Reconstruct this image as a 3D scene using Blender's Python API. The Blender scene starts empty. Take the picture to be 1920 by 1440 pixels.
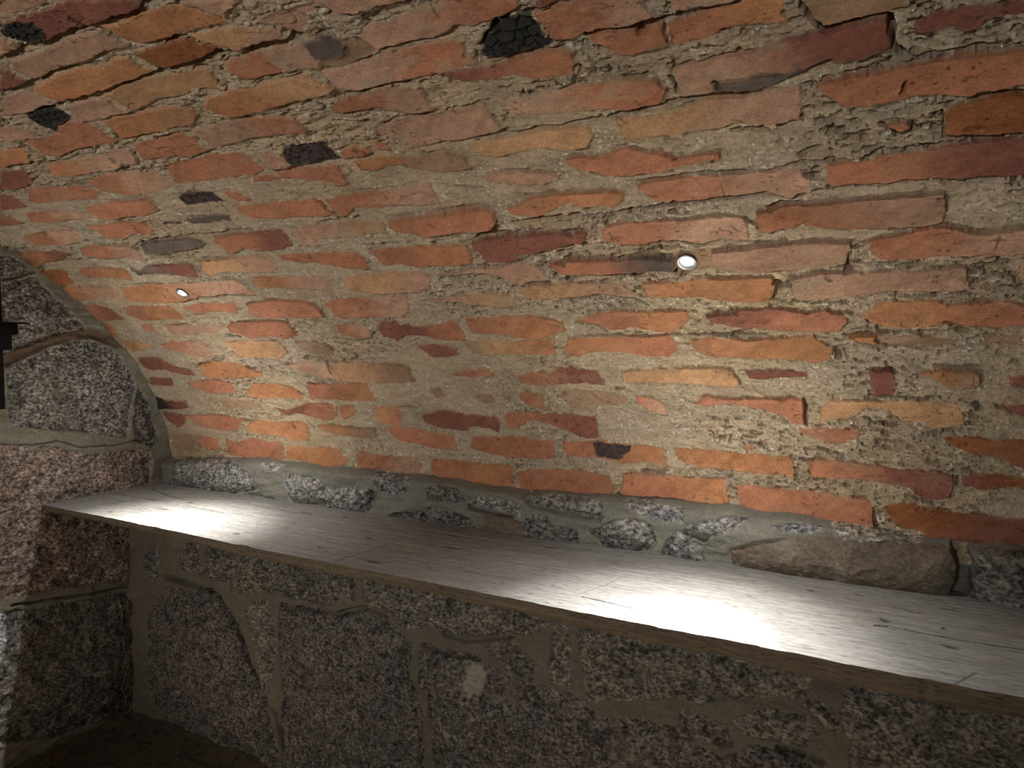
# Brick vault of an old cellar: granite end wall, rubble footing, oak bench board, two small LED spots let into the bricks.
import bpy, bmesh, math
import numpy as np
from mathutils import Matrix, Vector

SC = bpy.context.scene
COL = SC.collection
# ------------------------------------------------------------------ survey of the room
S = 2.15                      # metres from the camera's cross-section to the end wall
H = 0.552 * S                 # eye height above the floor
ZT = H - 0.209 * S            # top of the bench board
F, CX, CY = 1331.0, 960.0, 720.0
PITCH = math.atan((720 - 650) / F)
YAW = math.atan((960 + 1450) / F * math.cos(PITCH))
FH = np.array([-math.cos(YAW), math.sin(YAW), 0.0])
RT = np.array([math.sin(YAW), math.cos(YAW), 0.0])
FW = FH * math.cos(PITCH) + np.array([0, 0, -math.sin(PITCH)])
UP = np.cross(RT, FW)
EYE = np.array([0.0, 0.0, H])

def rays(p):
    p = np.asarray(p, float).reshape(-1, 2)
    return FW + np.outer((p[:, 0] - CX) / F, RT) + np.outer((CY - p[:, 1]) / F, UP)

def on_plane(p, axis, val):           # points of the survey picture on the plane  axis = val  (metres, room axes)
    d = rays(p)
    t = (val - EYE[axis]) / d[:, axis]
    return EYE + d * t[:, None]

# vault: ellipse in the cross-section, axis along X
YC, ZC, EA, EB = -0.10 * S, H - 0.19 * S, 0.806 * S, 0.4525 * S
def vault_ab(th):                     # theta from the springing (0) over the crown (pi/2) to the far side (pi)
    return YC + EA * np.cos(th), ZC + EB * np.sin(th)
_th = np.linspace(-0.15, math.pi + 0.15, 6001)
_y, _z = vault_ab(_th)
_s = np.concatenate([[0], np.cumsum(np.hypot(np.diff(_y), np.diff(_z)))])
_s -= np.interp(0.0, _th, _s)
def s_of_th(t): return np.interp(t, _th, _s)
def th_of_s(s): return np.interp(s, _s, _th)

def on_vault(p):                      # -> (x, s) on the vault's surface
    d = rays(p)
    oy, oz = EYE[1] - YC, EYE[2] - ZC
    A = (d[:, 1] / EA) ** 2 + (d[:, 2] / EB) ** 2
    B = 2 * (d[:, 1] * oy / EA ** 2 + d[:, 2] * oz / EB ** 2)
    C = (oy / EA) ** 2 + (oz / EB) ** 2 - 1
    t = (-B + np.sqrt(B * B - 4 * A * C)) / (2 * A)
    q = EYE + d * t[:, None]
    th = np.arctan2((q[:, 2] - ZC) / EB, (q[:, 1] - YC) / EA)
    return np.column_stack([q[:, 0], s_of_th(th)])

# ------------------------------------------------------------------ noise
def vnoise(x, y, seed=0):             # smooth lattice noise in -1..1
    xi = np.floor(x).astype(np.int64); yi = np.floor(y).astype(np.int64)
    fx = x - xi; fy = y - yi
    fx = fx * fx * fx * (fx * (fx * 6 - 15) + 10); fy = fy * fy * fy * (fy * (fy * 6 - 15) + 10)
    def h(a, b):
        n = (a * 374761393 + b * 668265263 + seed * 982451653) & 0x7fffffff
        n = ((n ^ (n >> 13)) * 1274126177) & 0x7fffffff
        n = ((n ^ (n >> 15)) * 1911520717) & 0x7fffffff
        return (n ^ (n >> 16)).astype(np.float64) / 0x3fffffff - 1.0
    a = h(xi, yi); b = h(xi + 1, yi); c = h(xi, yi + 1); d = h(xi + 1, yi + 1)
    return (a + (b - a) * fx) * (1 - fy) + (c + (d - c) * fx) * fy

def fbm(x, y, octs=3, seed=0, gain=0.5):
    v = 0; a = 1; t = 0
    for k in range(octs):
        v = v + a * vnoise(x * 2 ** k + 17.3 * k, y * 2 ** k - 9.1 * k, seed + k); t += a; a *= gain
    return v / t

def sstep(a, b, x):
    t = np.clip((x - a) / (b - a), 0, 1)
    return t * t * (3 - 2 * t)

def poly_sd(px, py, poly):            # signed distance, positive inside
    n = len(poly)
    d2 = np.full(px.shape, 1e9); ins = np.zeros(px.shape, bool)
    for i in range(n):
        ax, ay = poly[i]; bx, by = poly[(i + 1) % n]
        ex, ey = bx - ax, by - ay
        wx, wy = px - ax, py - ay
        t = np.clip((wx * ex + wy * ey) / (ex * ex + ey * ey + 1e-12), 0, 1)
        d2 = np.minimum(d2, (wx - ex * t) ** 2 + (wy - ey * t) ** 2)
        c = (ay > py) != (by > py)
        if ey != 0:
            ins ^= c & (px < ax + (py - ay) * ex / ey)
    d = np.sqrt(d2)
    return np.where(ins, d, -d)

def line_d(px, py, pts):
    d2 = np.full(px.shape, 1e9)
    for (ax, ay), (bx, by) in zip(pts[:-1], pts[1:]):
        ex, ey = bx - ax, by - ay
        wx, wy = px - ax, py - ay
        t = np.clip((wx * ex + wy * ey) / (ex * ex + ey * ey + 1e-12), 0, 1)
        d2 = np.minimum(d2, (wx - ex * t) ** 2 + (wy - ey * t) ** 2)
    return np.sqrt(d2)

def parse(txt):
    out = []
    for l in txt.strip().split('\n'):
        t, *p = l.split()
        out.append((t, np.array([[float(v) for v in q.split(',')] for q in p])))
    return out

BRICKS = parse('''P 0,0 90,0 82,8 58,22 25,29 0,30
D 0,45 35,30 88,15 112,5 130,0 245,0 265,10 242,28 200,38 150,52 112,68 82,80 50,78 15,68 0,62
K 0,48 30,38 60,38 82,65 80,80 50,78 15,68 0,62
P 0,72 22,82 32,92 15,100 0,110
P 32,110 75,95 140,70 185,60 240,86 200,98 160,118 95,130 82,148 62,148 32,136 15,130
D 0,130 20,140 48,152 38,160 20,165 0,172
P 330,10 342,0 450,0 432,18 422,36 380,22
O 185,52 220,45 250,28 282,18 325,14 370,20 425,38 400,48 360,58 332,70 288,81 262,81 240,75 212,62
C 245,100 280,88 345,75 410,86 400,100 370,112 338,122 310,131 275,115
B 350,72 390,58 445,49 482,51 512,60 515,75 480,88 440,98 415,88
O 58,165 100,145 150,130 190,125 218,112 240,112 265,128 288,138 250,150 215,162 175,175 140,186 120,189 82,180
P 0,190 40,170 80,185 115,195 108,200 75,204 45,218 15,220 0,225
B 195,180 215,168 250,155 300,146 355,135 390,132 410,160 410,170 362,168 350,180 300,188 262,208 245,208 220,195
P 130,200 160,190 190,185 215,200 250,210 215,218 175,225 145,230 132,215
K 48,222 60,212 100,204 125,215 130,222 120,232 105,242 105,252 88,245 60,232
R 108,240 130,231 170,235 190,250 220,270 175,278 140,285 105,298 75,292 50,272 48,265 108,255
P 0,240 32,240 60,250 68,260 38,265 0,268
O 192,230 212,222 275,210 320,202 360,208 370,220 360,238 332,242 295,252 250,264 230,265 212,250
OB 380,195 392,182 425,172 480,162 570,142 590,150 628,172 555,192 480,210 445,220 405,212 385,200
R 415,122 445,110 490,102 515,120 530,138 480,150 460,152 435,138
O 0,285 45,282 55,298 50,310 32,314 0,318
OP 80,315 125,305 175,292 195,295 225,312 215,322 175,325 125,335 100,332 85,322
P 192,285 240,278 262,308 232,309 212,300
R 245,272 295,262 345,251 370,272 392,286 358,298 325,298 268,302
PR 358,248 410,232 450,225 500,218 550,220 582,250 575,255 525,251 485,260 440,270 410,275 400,282
R 305,312 350,302 425,289 455,288 492,320 480,328 450,332 395,340 330,348 318,330
D 0,322 45,322 62,345 42,355 0,358
R 48,355 100,351 150,350 185,360 180,375 140,375 75,384 55,382
RP 160,342 200,328 225,325 270,322 292,322 328,349 295,360 275,365 235,368 185,358
P 585,0 625,15 635,24 660,24 695,19 712,10 765,1 765,-15 585,-15
P 480,40 525,22 575,5 585,0 620,18 590,20 576,28 576,50 562,68 542,62 518,52 480,48
P 465,65 500,55 525,59 534,78 528,85 495,86 480,92
P 490,102 525,92 562,82 592,100 600,130 562,130 530,140 512,122
G 568,82 610,72 640,78 652,98 640,105 620,112 590,108
S 640,75 670,75 708,100 680,115 640,132 605,132 595,115 630,112 652,100
PR 668,72 688,50 730,40 780,15 830,5 880,-10 955,-30 975,-15 970,15 960,26 900,48 855,52 838,65 805,75 770,78 720,95 712,98
PR 598,135 640,132 688,118 720,100 762,95 835,75 862,80 870,98 895,115 890,122 830,140 780,148 745,158 692,170 642,178 628,168
K 900,105 902,82 920,62 930,45 945,35 960,28 978,25 995,28 1038,82 980,100 955,108 915,112
DR 825,142 855,132 912,125 960,111 1000,100 1038,94 1072,100 1074,132 1080,139 1062,145 1025,148 990,144 960,140 930,150 880,155 840,150
RP 620,205 640,185 692,175 742,165 768,165 790,170 808,195 810,208 768,215 740,205 705,200 660,208 640,214
P 692,242 768,222 780,220 855,208 905,200 925,218 942,245 890,260 842,268 792,275 780,280 730,262 705,250
PR 942,202 960,186 1035,170 1115,158 1152,150 1205,150 1232,155 1248,170 1250,190 1230,200 1180,209 1130,208 1065,215 968,218
P 485,288 525,288 542,318 510,322 495,315
M 528,282 532,275 580,270 598,264 610,270 620,282 640,300 605,305 568,310 545,315 530,298
R 632,282 692,275 700,290 670,298 642,299
R 698,265 720,270 732,288 702,285
OS 662,305 705,298 770,295 830,288 870,298 880,320 830,325 785,318 742,312 705,320 675,320
R 512,322 568,315 630,312 645,332 652,348 625,350 620,342 568,338 530,332
R 475,331 510,328 530,335 495,342 475,342
B 875,272 905,269 960,255 1002,248 1060,240 1100,234 1110,250 1102,278 1060,282 1010,280 960,291 930,298 902,295 885,285
P 905,335 930,325 960,322 1005,322 1045,328 1052,338 1018,348 960,348 915,342
RP 1000,24 1032,19 1055,8 1085,0 1110,-20 1185,-22 1200,0 1230,32 1198,45 1160,55 1115,64 1095,65 1070,78 1040,80 1020,52
D 1002,15 1010,-10 1052,-5 1035,15
P 1262,12 1258,-15 1385,-15 1385,0 1370,5 1310,15 1265,22
R 1099,72 1130,62 1185,56 1242,50 1258,88 1225,96 1185,108 1162,105 1130,92 1110,82
RO 1248,48 1292,35 1325,20 1385,5 1468,-10 1468,25 1475,40 1485,48 1440,50 1395,50 1360,60 1330,75 1305,82 1261,86
PD 1252,128 1310,115 1405,98 1440,85 1540,60 1590,50 1655,35 1668,42 1670,92 1640,105 1590,118 1558,118 1515,135 1475,148 1435,162 1370,172 1330,178 1278,186 1272,170
G 1338,160 1375,155 1420,142 1468,140 1535,125 1555,118 1515,136 1475,150 1435,164 1370,172 1335,175
BP 1150,222 1192,222 1278,209 1295,198 1350,185 1395,178 1440,172 1498,162 1502,190 1505,224 1472,234 1435,240 1385,235 1335,245 1295,248 1260,255 1222,260 1192,266 1172,262 1160,242
R 1059,302 1070,298 1095,295 1120,300 1140,288 1172,278 1210,285 1240,282 1268,295 1290,292 1330,286 1350,288 1355,302 1335,300 1285,310 1248,320 1190,328 1160,332 1110,325 1080,320 1062,312
RP 1190,350 1235,340 1335,330 1440,322 1470,315 1508,322 1518,338 1520,358 1508,370 1485,372 1435,364 1385,368 1335,375 1272,381 1235,380 1212,370
S 1595,-15 1690,-15 1705,15 1665,28 1615,38 1580,50 1548,58 1522,35 1502,0
D 1705,50 1715,38 1740,28 1765,20 1815,12 1865,14 1902,2 1940,-8 1940,22 1895,30 1860,35 1840,52 1815,60 1790,52 1740,65 1710,65
R 1528,155 1545,148 1585,142 1610,135 1665,128 1705,120 1765,108 1815,100 1865,96 1955,85 1955,155 1865,170 1810,180 1755,175 1715,182 1660,192 1602,198 1575,192 1555,182 1532,170
C 1768,218 1772,208 1800,195 1830,188 1878,180 1965,170 1965,250 1865,258 1810,258 1795,261 1768,258
R 1655,228 1680,229 1700,226 1710,240 1690,250 1672,248 1662,238
RD 1548,308 1590,305 1625,302 1665,290 1690,288 1740,282 1790,275 1815,270 1865,265 1940,258 1940,328 1865,338 1800,342 1752,338 1690,342 1650,348 1600,352 1560,352 1548,335
D 0,368 22,368 38,380 52,388 30,395 0,398
R 160,388 200,380 275,370 300,392 275,402 250,406 212,412 185,408 162,395
RP 48,402 100,395 142,394 172,405 135,410 100,418 58,418
R 0,405 25,408 40,418 30,420 0,424
M 332,368 350,360 395,362 425,378 370,381 348,385
R 422,362 440,360 465,368 470,378 445,379 430,370
R 162,425 200,420 225,415 265,416 278,425 290,432 285,441 262,438 250,439 232,449 200,448 185,435
G 300,420 332,415 335,420 310,422
G 348,410 400,405 430,402 432,415 410,415 380,420 358,420
R 440,392 480,382 550,379 592,369 602,379 615,388 628,402 580,406 530,410 480,411 462,408
RP 45,442 80,435 115,430 140,432 160,450 135,458 108,460 75,460 55,455
G 260,458 288,452 325,448 362,445 370,448 380,452 385,460 360,468 325,472 312,478 288,475 272,475 265,465
RD 400,441 440,438 480,432 525,430 552,460 530,468 480,470 455,462 448,472 428,472 420,462 405,455
RP 148,468 175,460 245,460 262,470 274,490 238,482 205,488 160,482
OD 32,476 75,472 105,472 132,480 112,490 80,496 72,504 60,504 45,490
RO 148,504 175,502 225,505 240,512 250,526 212,522 160,521 150,512
GD 240,500 262,510 272,499 300,498 335,492 358,495 375,518 350,518 312,512 280,512 260,518 245,508
BP 368,488 415,485 465,480 500,479 522,500 512,512 480,513 440,510 410,511 398,520 385,510
C 72,508 108,508 120,510 138,532 110,538 92,535
OP 115,540 150,538 200,538 220,548 225,560 185,560 135,565
OP 222,540 275,535 325,532 375,528 440,525 465,540 478,554 425,552 375,558 332,568 288,568 245,568 232,558
RD 148,578 175,572 205,580 232,602 175,605 160,592
RO 225,578 265,575 320,575 348,600 300,601 268,602 240,592
R 340,580 362,572 400,568 435,568 450,580 445,590 420,586 390,586 370,591 355,586
OP 468,522 490,521 525,520 600,520 620,535 615,544 562,544 530,541 490,542 475,532
P 305,610 350,608 408,610 420,618 400,625 350,629 322,628
R 425,608 450,602 480,602 535,601 545,612 558,630 538,636 515,631 488,634 470,636 448,628 430,625
R 262,612 282,610 295,624 272,622
O 195,608 212,608 220,635 205,625
OB 225,638 265,642 290,652 270,655 250,660 238,650
RP 300,648 320,640 375,641 398,658 402,665 385,672 360,668 335,660 310,655
B 418,642 450,640 480,640 522,640 540,662 525,675 480,672 445,670
D 258,670 300,672 330,688 360,695 365,705 345,702 312,695 275,692 262,680
O 372,682 400,678 435,678 465,690 490,698 485,708 450,709 400,710 382,702
D 278,708 320,709 325,720 320,725 282,722
R 345,718 400,711 430,718 445,736 405,740 385,735
RP 605,375 640,365 705,360 805,345 815,362 822,382 780,385 730,390 665,392 650,408 635,408 620,388
R+ 728,412 755,408 792,400 835,398 870,390 905,386 922,392 929,412 925,428 900,430 855,432 802,441 780,435 745,430
PS 545,432 575,425 625,418 675,412 705,410 720,425 730,444 715,440 690,440 650,446 590,448 602,462 565,462
R 518,478 568,475 630,472 675,475 688,492 695,506 670,508 630,502 595,495 568,495 530,490
RO 692,470 730,465 802,459 875,458 880,470 885,495 855,498 790,502 755,499 718,498 705,485
D+ 884,455 905,445 960,439 1030,431 1055,432 1075,440 1080,430 1100,432 1102,440 1095,456 1080,452 1040,465 1005,472 972,476 970,489 910,488 905,475
P 820,515 855,509 890,502 940,501 960,492 1000,495 1022,510 1028,526 992,532 960,535 940,522 905,515 870,516 835,521
BP 638,525 655,518 695,512 745,510 790,508 808,520 808,545 780,551 730,552 700,552 685,548 658,545 645,535
PB 795,566 830,559 880,554 948,552 965,560 965,579 930,579 905,580 875,575 855,568 825,571
R 462,570 505,562 530,562 575,565 598,578 610,595 555,596 480,594 465,585
RP 605,568 630,560 692,560 760,555 768,572 765,585 755,595 695,596 642,599 630,592
RP 632,610 655,608 685,610 698,625 695,634 675,636 655,630 635,625
DR 710,605 740,600 752,610 780,612 825,608 850,601 865,618 875,638 840,638 820,638 805,630 760,630 745,638 715,630 710,620
RO 870,600 905,596 1000,592 1055,605 1060,620 1042,630 1010,638 960,634 950,628 905,629 882,626
BO 892,641 960,640 1035,639 1042,658 1040,666 960,667 915,666
S 862,641 890,641 912,666 885,665
D 780,650 805,645 830,648 855,655 855,665 838,671 808,670 795,658
S 550,642 585,640 620,652 620,675 598,670 578,660
S 695,650 720,651 725,660 705,660
S 640,655 680,658 690,665 655,665
P 532,685 580,680 608,680 620,692 630,712 592,708 555,695
BS 618,680 655,679 730,682 760,685 778,718 730,718 630,718
R 842,702 870,695 910,691 930,705 895,708 855,708
RO 575,718 630,720 688,720 705,752 655,752 580,749
RO 975,382 990,372 1022,365 1100,360 1150,360 1172,362 1175,370 1155,388 1145,390 1120,388 1105,391 1080,386 1068,382 1050,388 1025,398 1022,405 985,405 960,401 945,390
RP 1132,422 1158,418 1210,414 1275,411 1310,408 1370,401 1400,408 1406,450 1380,452 1350,448 1315,458 1295,455 1272,450 1235,451 1205,461 1168,459 1135,455 1130,440
RG+ 1026,490 1042,490 1058,496 1065,486 1135,482 1210,478 1260,478 1270,490 1268,505 1248,505 1222,501 1192,510 1160,511 1130,515 1115,511 1085,514 1060,514 1040,505
P 1332,470 1385,465 1440,460 1510,454 1595,452 1598,468 1592,492 1535,500 1460,508 1440,511 1385,508 1340,502 1335,485
S 1262,478 1335,468 1335,500 1310,505 1268,505
O 1200,532 1270,527 1315,521 1355,525 1400,520 1448,520 1454,532 1450,560 1442,569 1398,569 1335,564 1298,560 1260,559 1228,560 1212,555
BP 968,542 1010,535 1060,532 1175,532 1192,555 1160,558 1120,552 1095,556 1052,560 1048,562 985,560
RO 1080,605 1100,590 1185,585 1260,584 1290,585 1291,600 1280,620 1252,625 1245,629 1220,621 1180,616 1168,622 1145,621 1120,609
DR 1320,589 1365,586 1390,578 1440,575 1475,578 1510,585 1545,581 1582,588 1590,602 1578,622 1540,624 1485,620 1440,618 1395,615 1370,610 1332,602
OR 1058,655 1065,638 1085,635 1185,632 1255,632 1270,650 1272,660 1255,671 1210,670 1172,664 1115,661 1085,671 1065,668
O 1290,640 1335,632 1405,640 1460,634 1525,631 1552,648 1565,662 1552,681 1525,684 1478,676 1440,676 1385,676 1335,670 1305,662
RD 968,706 995,698 1032,700 1042,690 1068,689 1115,698 1130,710 1135,724 1100,722 1060,721 1010,724 975,720
B 1160,698 1235,692 1310,692 1370,692 1382,710 1385,722 1370,730 1310,722 1235,720 1168,718
D 1395,698 1435,696 1490,698 1512,702 1508,710 1472,711 1435,715 1405,712
RP 1418,398 1440,392 1460,388 1498,384 1565,380 1665,370 1740,364 1768,362 1775,380 1772,420 1740,426 1690,428 1615,432 1565,429 1530,428 1508,420 1495,428 1470,430 1445,438 1420,430
RP 1626,455 1640,448 1678,442 1702,435 1740,426 1778,426 1830,435 1855,435 1940,426 1940,480 1865,480 1815,482 1765,482 1715,488 1670,491 1640,485 1628,470
P 1476,522 1502,516 1540,511 1615,510 1690,508 1810,505 1815,520 1818,546 1790,549 1740,548 1665,550 1615,555 1565,560 1515,565 1490,562 1482,545
OR 1615,590 1635,585 1640,570 1665,565 1730,565 1760,570 1785,576 1830,572 1850,565 1895,568 1940,578 1940,612 1865,618 1815,615 1765,612 1690,618 1652,615 1630,608
S 1588,630 1645,630 1715,632 1795,642 1790,650 1735,655 1690,650 1655,648 1615,642 1595,635
O 1588,630 1640,630 1648,648 1615,642 1595,635
S 1840,635 1915,630 1915,652 1845,650
D 1626,698 1670,696 1678,710 1679,745 1635,745 1632,722
OS 1718,702 1765,695 1830,696 1845,705 1838,730 1802,731 1768,722
D 1890,708 1938,702 1938,735 1895,730
P 1900,510 1920,492 1938,492 1938,535 1908,532
KD 290,740 310,751 350,752 355,765 325,768 298,768
O 460,735 475,720 510,720 540,725 565,740 565,750 480,747 465,745
S 390,748 425,748 480,755 496,769 480,768 440,765 425,768 412,755
D 305,772 350,778 348,795 335,800 312,785
R 350,778 400,776 425,781 458,788 450,795 442,808 410,808 375,798 358,788
O 460,798 480,786 525,790 572,792 580,815 578,830 525,820 475,812
S 322,818 350,812 375,816 375,845 362,848 325,840
R 370,818 410,820 415,842 390,845 375,830
R 422,822 445,830 468,822 525,830 528,868 488,860 465,860 425,850
DR 510,765 535,769 570,758 620,758 628,778 625,788 605,790 555,775 538,780 525,775
O 632,762 660,760 672,772 652,785 642,788 635,775
OR 700,765 725,760 745,762 754,778 752,798 730,795 710,792
D 790,778 820,770 855,772 905,780 932,782 938,798 935,812 915,802 880,802 878,810 850,808 825,802 795,792
RD 942,778 960,774 1055,776 1118,781 1121,824 1085,820 1062,808 1025,795 1000,790 975,798 970,805 950,800
OS 590,800 605,795 640,798 705,802 708,820 680,820 650,818 625,815 615,808
R 720,802 742,798 792,805 835,815 852,815 855,828 858,845 818,840 755,830 735,820
R 882,820 905,818 960,819 1040,828 1039,862 960,858 905,848 882,842
O 534,835 560,838 585,840 615,838 635,845 652,862 642,875 615,879 580,870 535,860
RP 665,852 675,849 710,852 740,856 765,855 782,858 792,872 785,888 720,882 670,878
RO 808,860 855,862 962,874 965,920 905,912 855,905 810,892
S 725,735 745,738 750,745 735,748
S 802,732 825,730 835,745 815,748
S 880,745 900,738 925,740 928,752 905,758
S 940,742 955,740 955,755
RS 970,742 988,735 1020,742 1022,760 1042,772 1020,772 985,760
S 1050,740 1085,732 1120,735 1180,745 1175,758 1140,765 1122,762 1110,772 1080,772 1065,762
RP 1192,745 1230,748 1245,758 1250,780 1225,778 1198,758
R 1295,759 1312,752 1318,740 1365,748 1435,746 1472,752 1485,748 1508,750 1509,799 1485,795 1465,780 1435,771 1410,765 1370,758 1335,761
P 1318,798 1342,798 1350,818 1340,822 1335,808
RO 1052,830 1110,828 1185,832 1230,838 1248,845 1251,878 1225,870 1200,868 1165,870 1120,860 1060,855
M 1110,829 1150,832 1185,835 1182,848 1160,862 1120,858 1115,845
O 1260,842 1310,842 1360,848 1440,854 1488,861 1489,895 1448,892 1385,885 1310,878 1272,865
R 972,882 1010,880 1075,881 1145,892 1150,928 1110,928 1035,920 975,918
RO 1168,886 1210,888 1255,892 1360,900 1366,945 1330,948 1255,935 1168,930
R 1380,912 1400,910 1440,915 1515,920 1590,932 1625,936 1638,952 1639,991 1590,984 1522,979 1440,969 1400,961 1382,940
O 1395,838 1412,835 1415,842 1398,848
B 1540,765 1558,750 1615,752 1740,755 1795,762 1808,780 1812,798 1790,802 1760,808 1742,808 1735,795 1690,790 1665,770 1625,770 1595,788 1580,790 1535,792
R 1488,808 1548,806 1580,809 1610,806 1612,820 1590,830 1575,835 1555,830 1515,820
C 1768,828 1790,819 1830,820 1865,828 1940,828 1940,890 1890,868 1865,858 1830,855 1790,842
RD 1510,870 1525,862 1552,862 1615,868 1665,878 1715,880 1760,885 1788,892 1786,920 1778,935 1748,938 1720,932 1705,918 1660,908 1615,902 1525,898
DC 1798,890 1865,890 1940,901 1940,926 1890,915 1865,920 1830,920 1805,912
CD 1658,945 1690,942 1728,948 1790,958 1865,968 1940,976 1940,1031 1880,1022 1802,1015 1735,1012 1730,998 1710,992 1690,992 1665,970
D 1870,762 1940,761 1940,791 1902,780''')
CRACKS = parse('''5 0,115 42,92 82,85 120,68 162,50 208,38 240,28 265,10 290,5 338,0
3 0,182 40,165 82,148 118,135 140,128
5 110,200 140,188 190,175 225,160 262,150 308,136 370,120 400,102 440,102 480,92 515,82 555,72 565,75
3 175,52 212,70 240,82 270,84 312,75 332,70
2 242,108 275,120 305,138
3 48,220 65,210 100,204
2 180,235 210,248 225,265 248,262 300,250
3 0,319 45,311 62,308 95,325
2 35,272 70,295 112,298 140,286 175,279
2 400,215 440,221
2 160,118 200,98 225,95
2 358,198 400,218
2 85,180 120,190 150,188
2 348,250 375,272 400,285
2 325,298 358,299 405,285
8 465,100 495,92 530,82 558,74
5 530,60 545,70 562,72
2 530,12 562,4
3 592,19 620,20 655,25 695,18 730,10 765,2
2 668,72 692,88 712,99
3 715,96 742,88 775,80 825,70 855,55
2 595,138 630,172 660,175 692,171 742,160 772,160
4 605,205 620,208 635,214 655,210
2 768,218 818,212 890,200
2 792,275 842,270 890,262 945,251 985,250 1005,245 1048,238 1100,228 1135,220
3 495,318 515,324 540,320 605,305
3 480,302 505,322
4 815,142 835,149 855,152
3 645,315 660,330
3 830,352 868,354 905,355
2 640,300 700,294
4 902,88 915,68 930,45
1 502,120 530,138
2 892,102 895,115
4 1098,70 1135,60 1200,52 1245,42 1285,25 1325,15 1385,2
5 1192,54 1200,62
2 1242,50 1248,70 1258,88
2 1260,128 1335,112 1410,98
3 1255,150 1262,162 1272,175
4 1140,220 1185,210 1235,200 1272,190 1335,185 1400,178
3 1198,342 1260,336 1310,328 1398,322
2 1100,108 1115,128 1120,139 1108,141
2 1108,328 1160,332 1210,325
2 1338,155 1350,165
2 1372,248 1410,245 1440,250
4 1502,10 1522,38 1545,59 1590,48 1628,38 1660,31 1668,35 1674,90 1685,92 1698,110
2 1698,110 1752,105 1815,95 1878,85 1920,80
3 1478,148 1515,135 1555,116
5 1540,248 1552,242 1578,244
4 1652,230 1665,245 1685,252 1712,242
2 1768,208 1766,232 1768,258 1798,262 1865,258 1920,252
3 1615,300 1652,285 1715,280 1785,272
2 1440,320 1502,305 1548,305
2 1552,352 1652,348 1752,338 1790,344 1865,336
3 1815,185 1865,180 1920,175
4 1460,240 1490,228
3 1590,256 1605,258
2 1705,38 1728,35
2 1692,172 1702,150
3 155,360 172,359
2 185,410 212,413 250,408
3 405,390 410,390
4 422,390 430,398
2 308,421 335,420
2 255,458 300,449 362,441 405,438 475,431
3 255,460 268,470
2 272,476 312,478 360,469 390,466
3 425,475 448,474
2 25,470 50,468
3 62,506 78,505
2 82,495 150,488 238,482 274,490
2 335,569 375,559 425,554 478,556
2 222,536 300,532
3 425,630 448,632
2 265,515 312,514 375,520
4 598,378 610,388 635,408
4 600,416 635,411 672,410
4 745,432 780,438 802,444 855,436 925,430
4 890,449 905,440 925,436 960,438
4 702,462 738,459
2 518,482 595,496 655,508 695,508
2 635,525 658,546 700,553 780,552
2 795,568 830,571 855,568 880,576 955,581
3 565,464 600,466
3 730,428 748,448
3 855,392 870,391
2 575,669 598,672 610,680 620,700
2 762,685 778,718
2 632,636 670,638 695,636
2 822,518 835,522 870,518 905,516 940,524
4 960,418 1035,408 1135,405 1185,395 1235,388 1285,382 1360,372 1440,364
5 1252,398 1270,399
3 1400,410 1410,420 1420,425
4 1065,515 1125,516 1185,511 1225,503 1265,506
4 985,536 1005,532 1028,531
3 1080,606 1120,610 1140,625
2 1085,630 1160,631 1248,631 1335,628 1435,628
3 1235,631 1250,631
2 972,478 1022,471 1080,455 1098,456
2 1048,562 1095,559 1125,554 1185,560 1215,575
2 1168,460 1205,462 1235,452 1272,451 1315,459
4 1440,364 1482,374 1510,365
3 1440,392 1460,385 1498,382
6 1455,530 1465,538 1478,532
2 1450,565 1455,542
2 1485,565 1515,568 1590,568
3 1665,434 1702,429 1740,429
5 1568,655 1570,672
3 1588,630 1628,628 1715,626 1815,623
4 1752,690 1802,692 1835,692
4 1625,695 1670,695 1680,702
2 1585,512 1595,472
3 1890,520 1905,532
4 1832,530 1834,531
2 1772,605 1790,610
2 1655,650 1690,652 1740,658
4 528,834 530,860
3 712,802 728,818
2 575,792 585,802
3 628,762 630,780
2 808,860 808,892
2 750,765 780,766
4 1206,884 1242,886
3 1155,732 1168,730
2 1370,815 1368,830
3 968,870 970,900
4 1793,895 1794,905
3 1768,810 1802,808
3 1630,745 1678,746 1740,752
5 1830,762 1838,770
3 1508,752 1510,798
3 1620,785 1638,795
3 1508,865 1525,861
2 1645,935 1702,929 1722,938
3 1640,960 1642,990
4 1568,852 1580,858
3 1870,765 1902,781
3 1535,842 1558,846''')
STONES = {}
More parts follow.
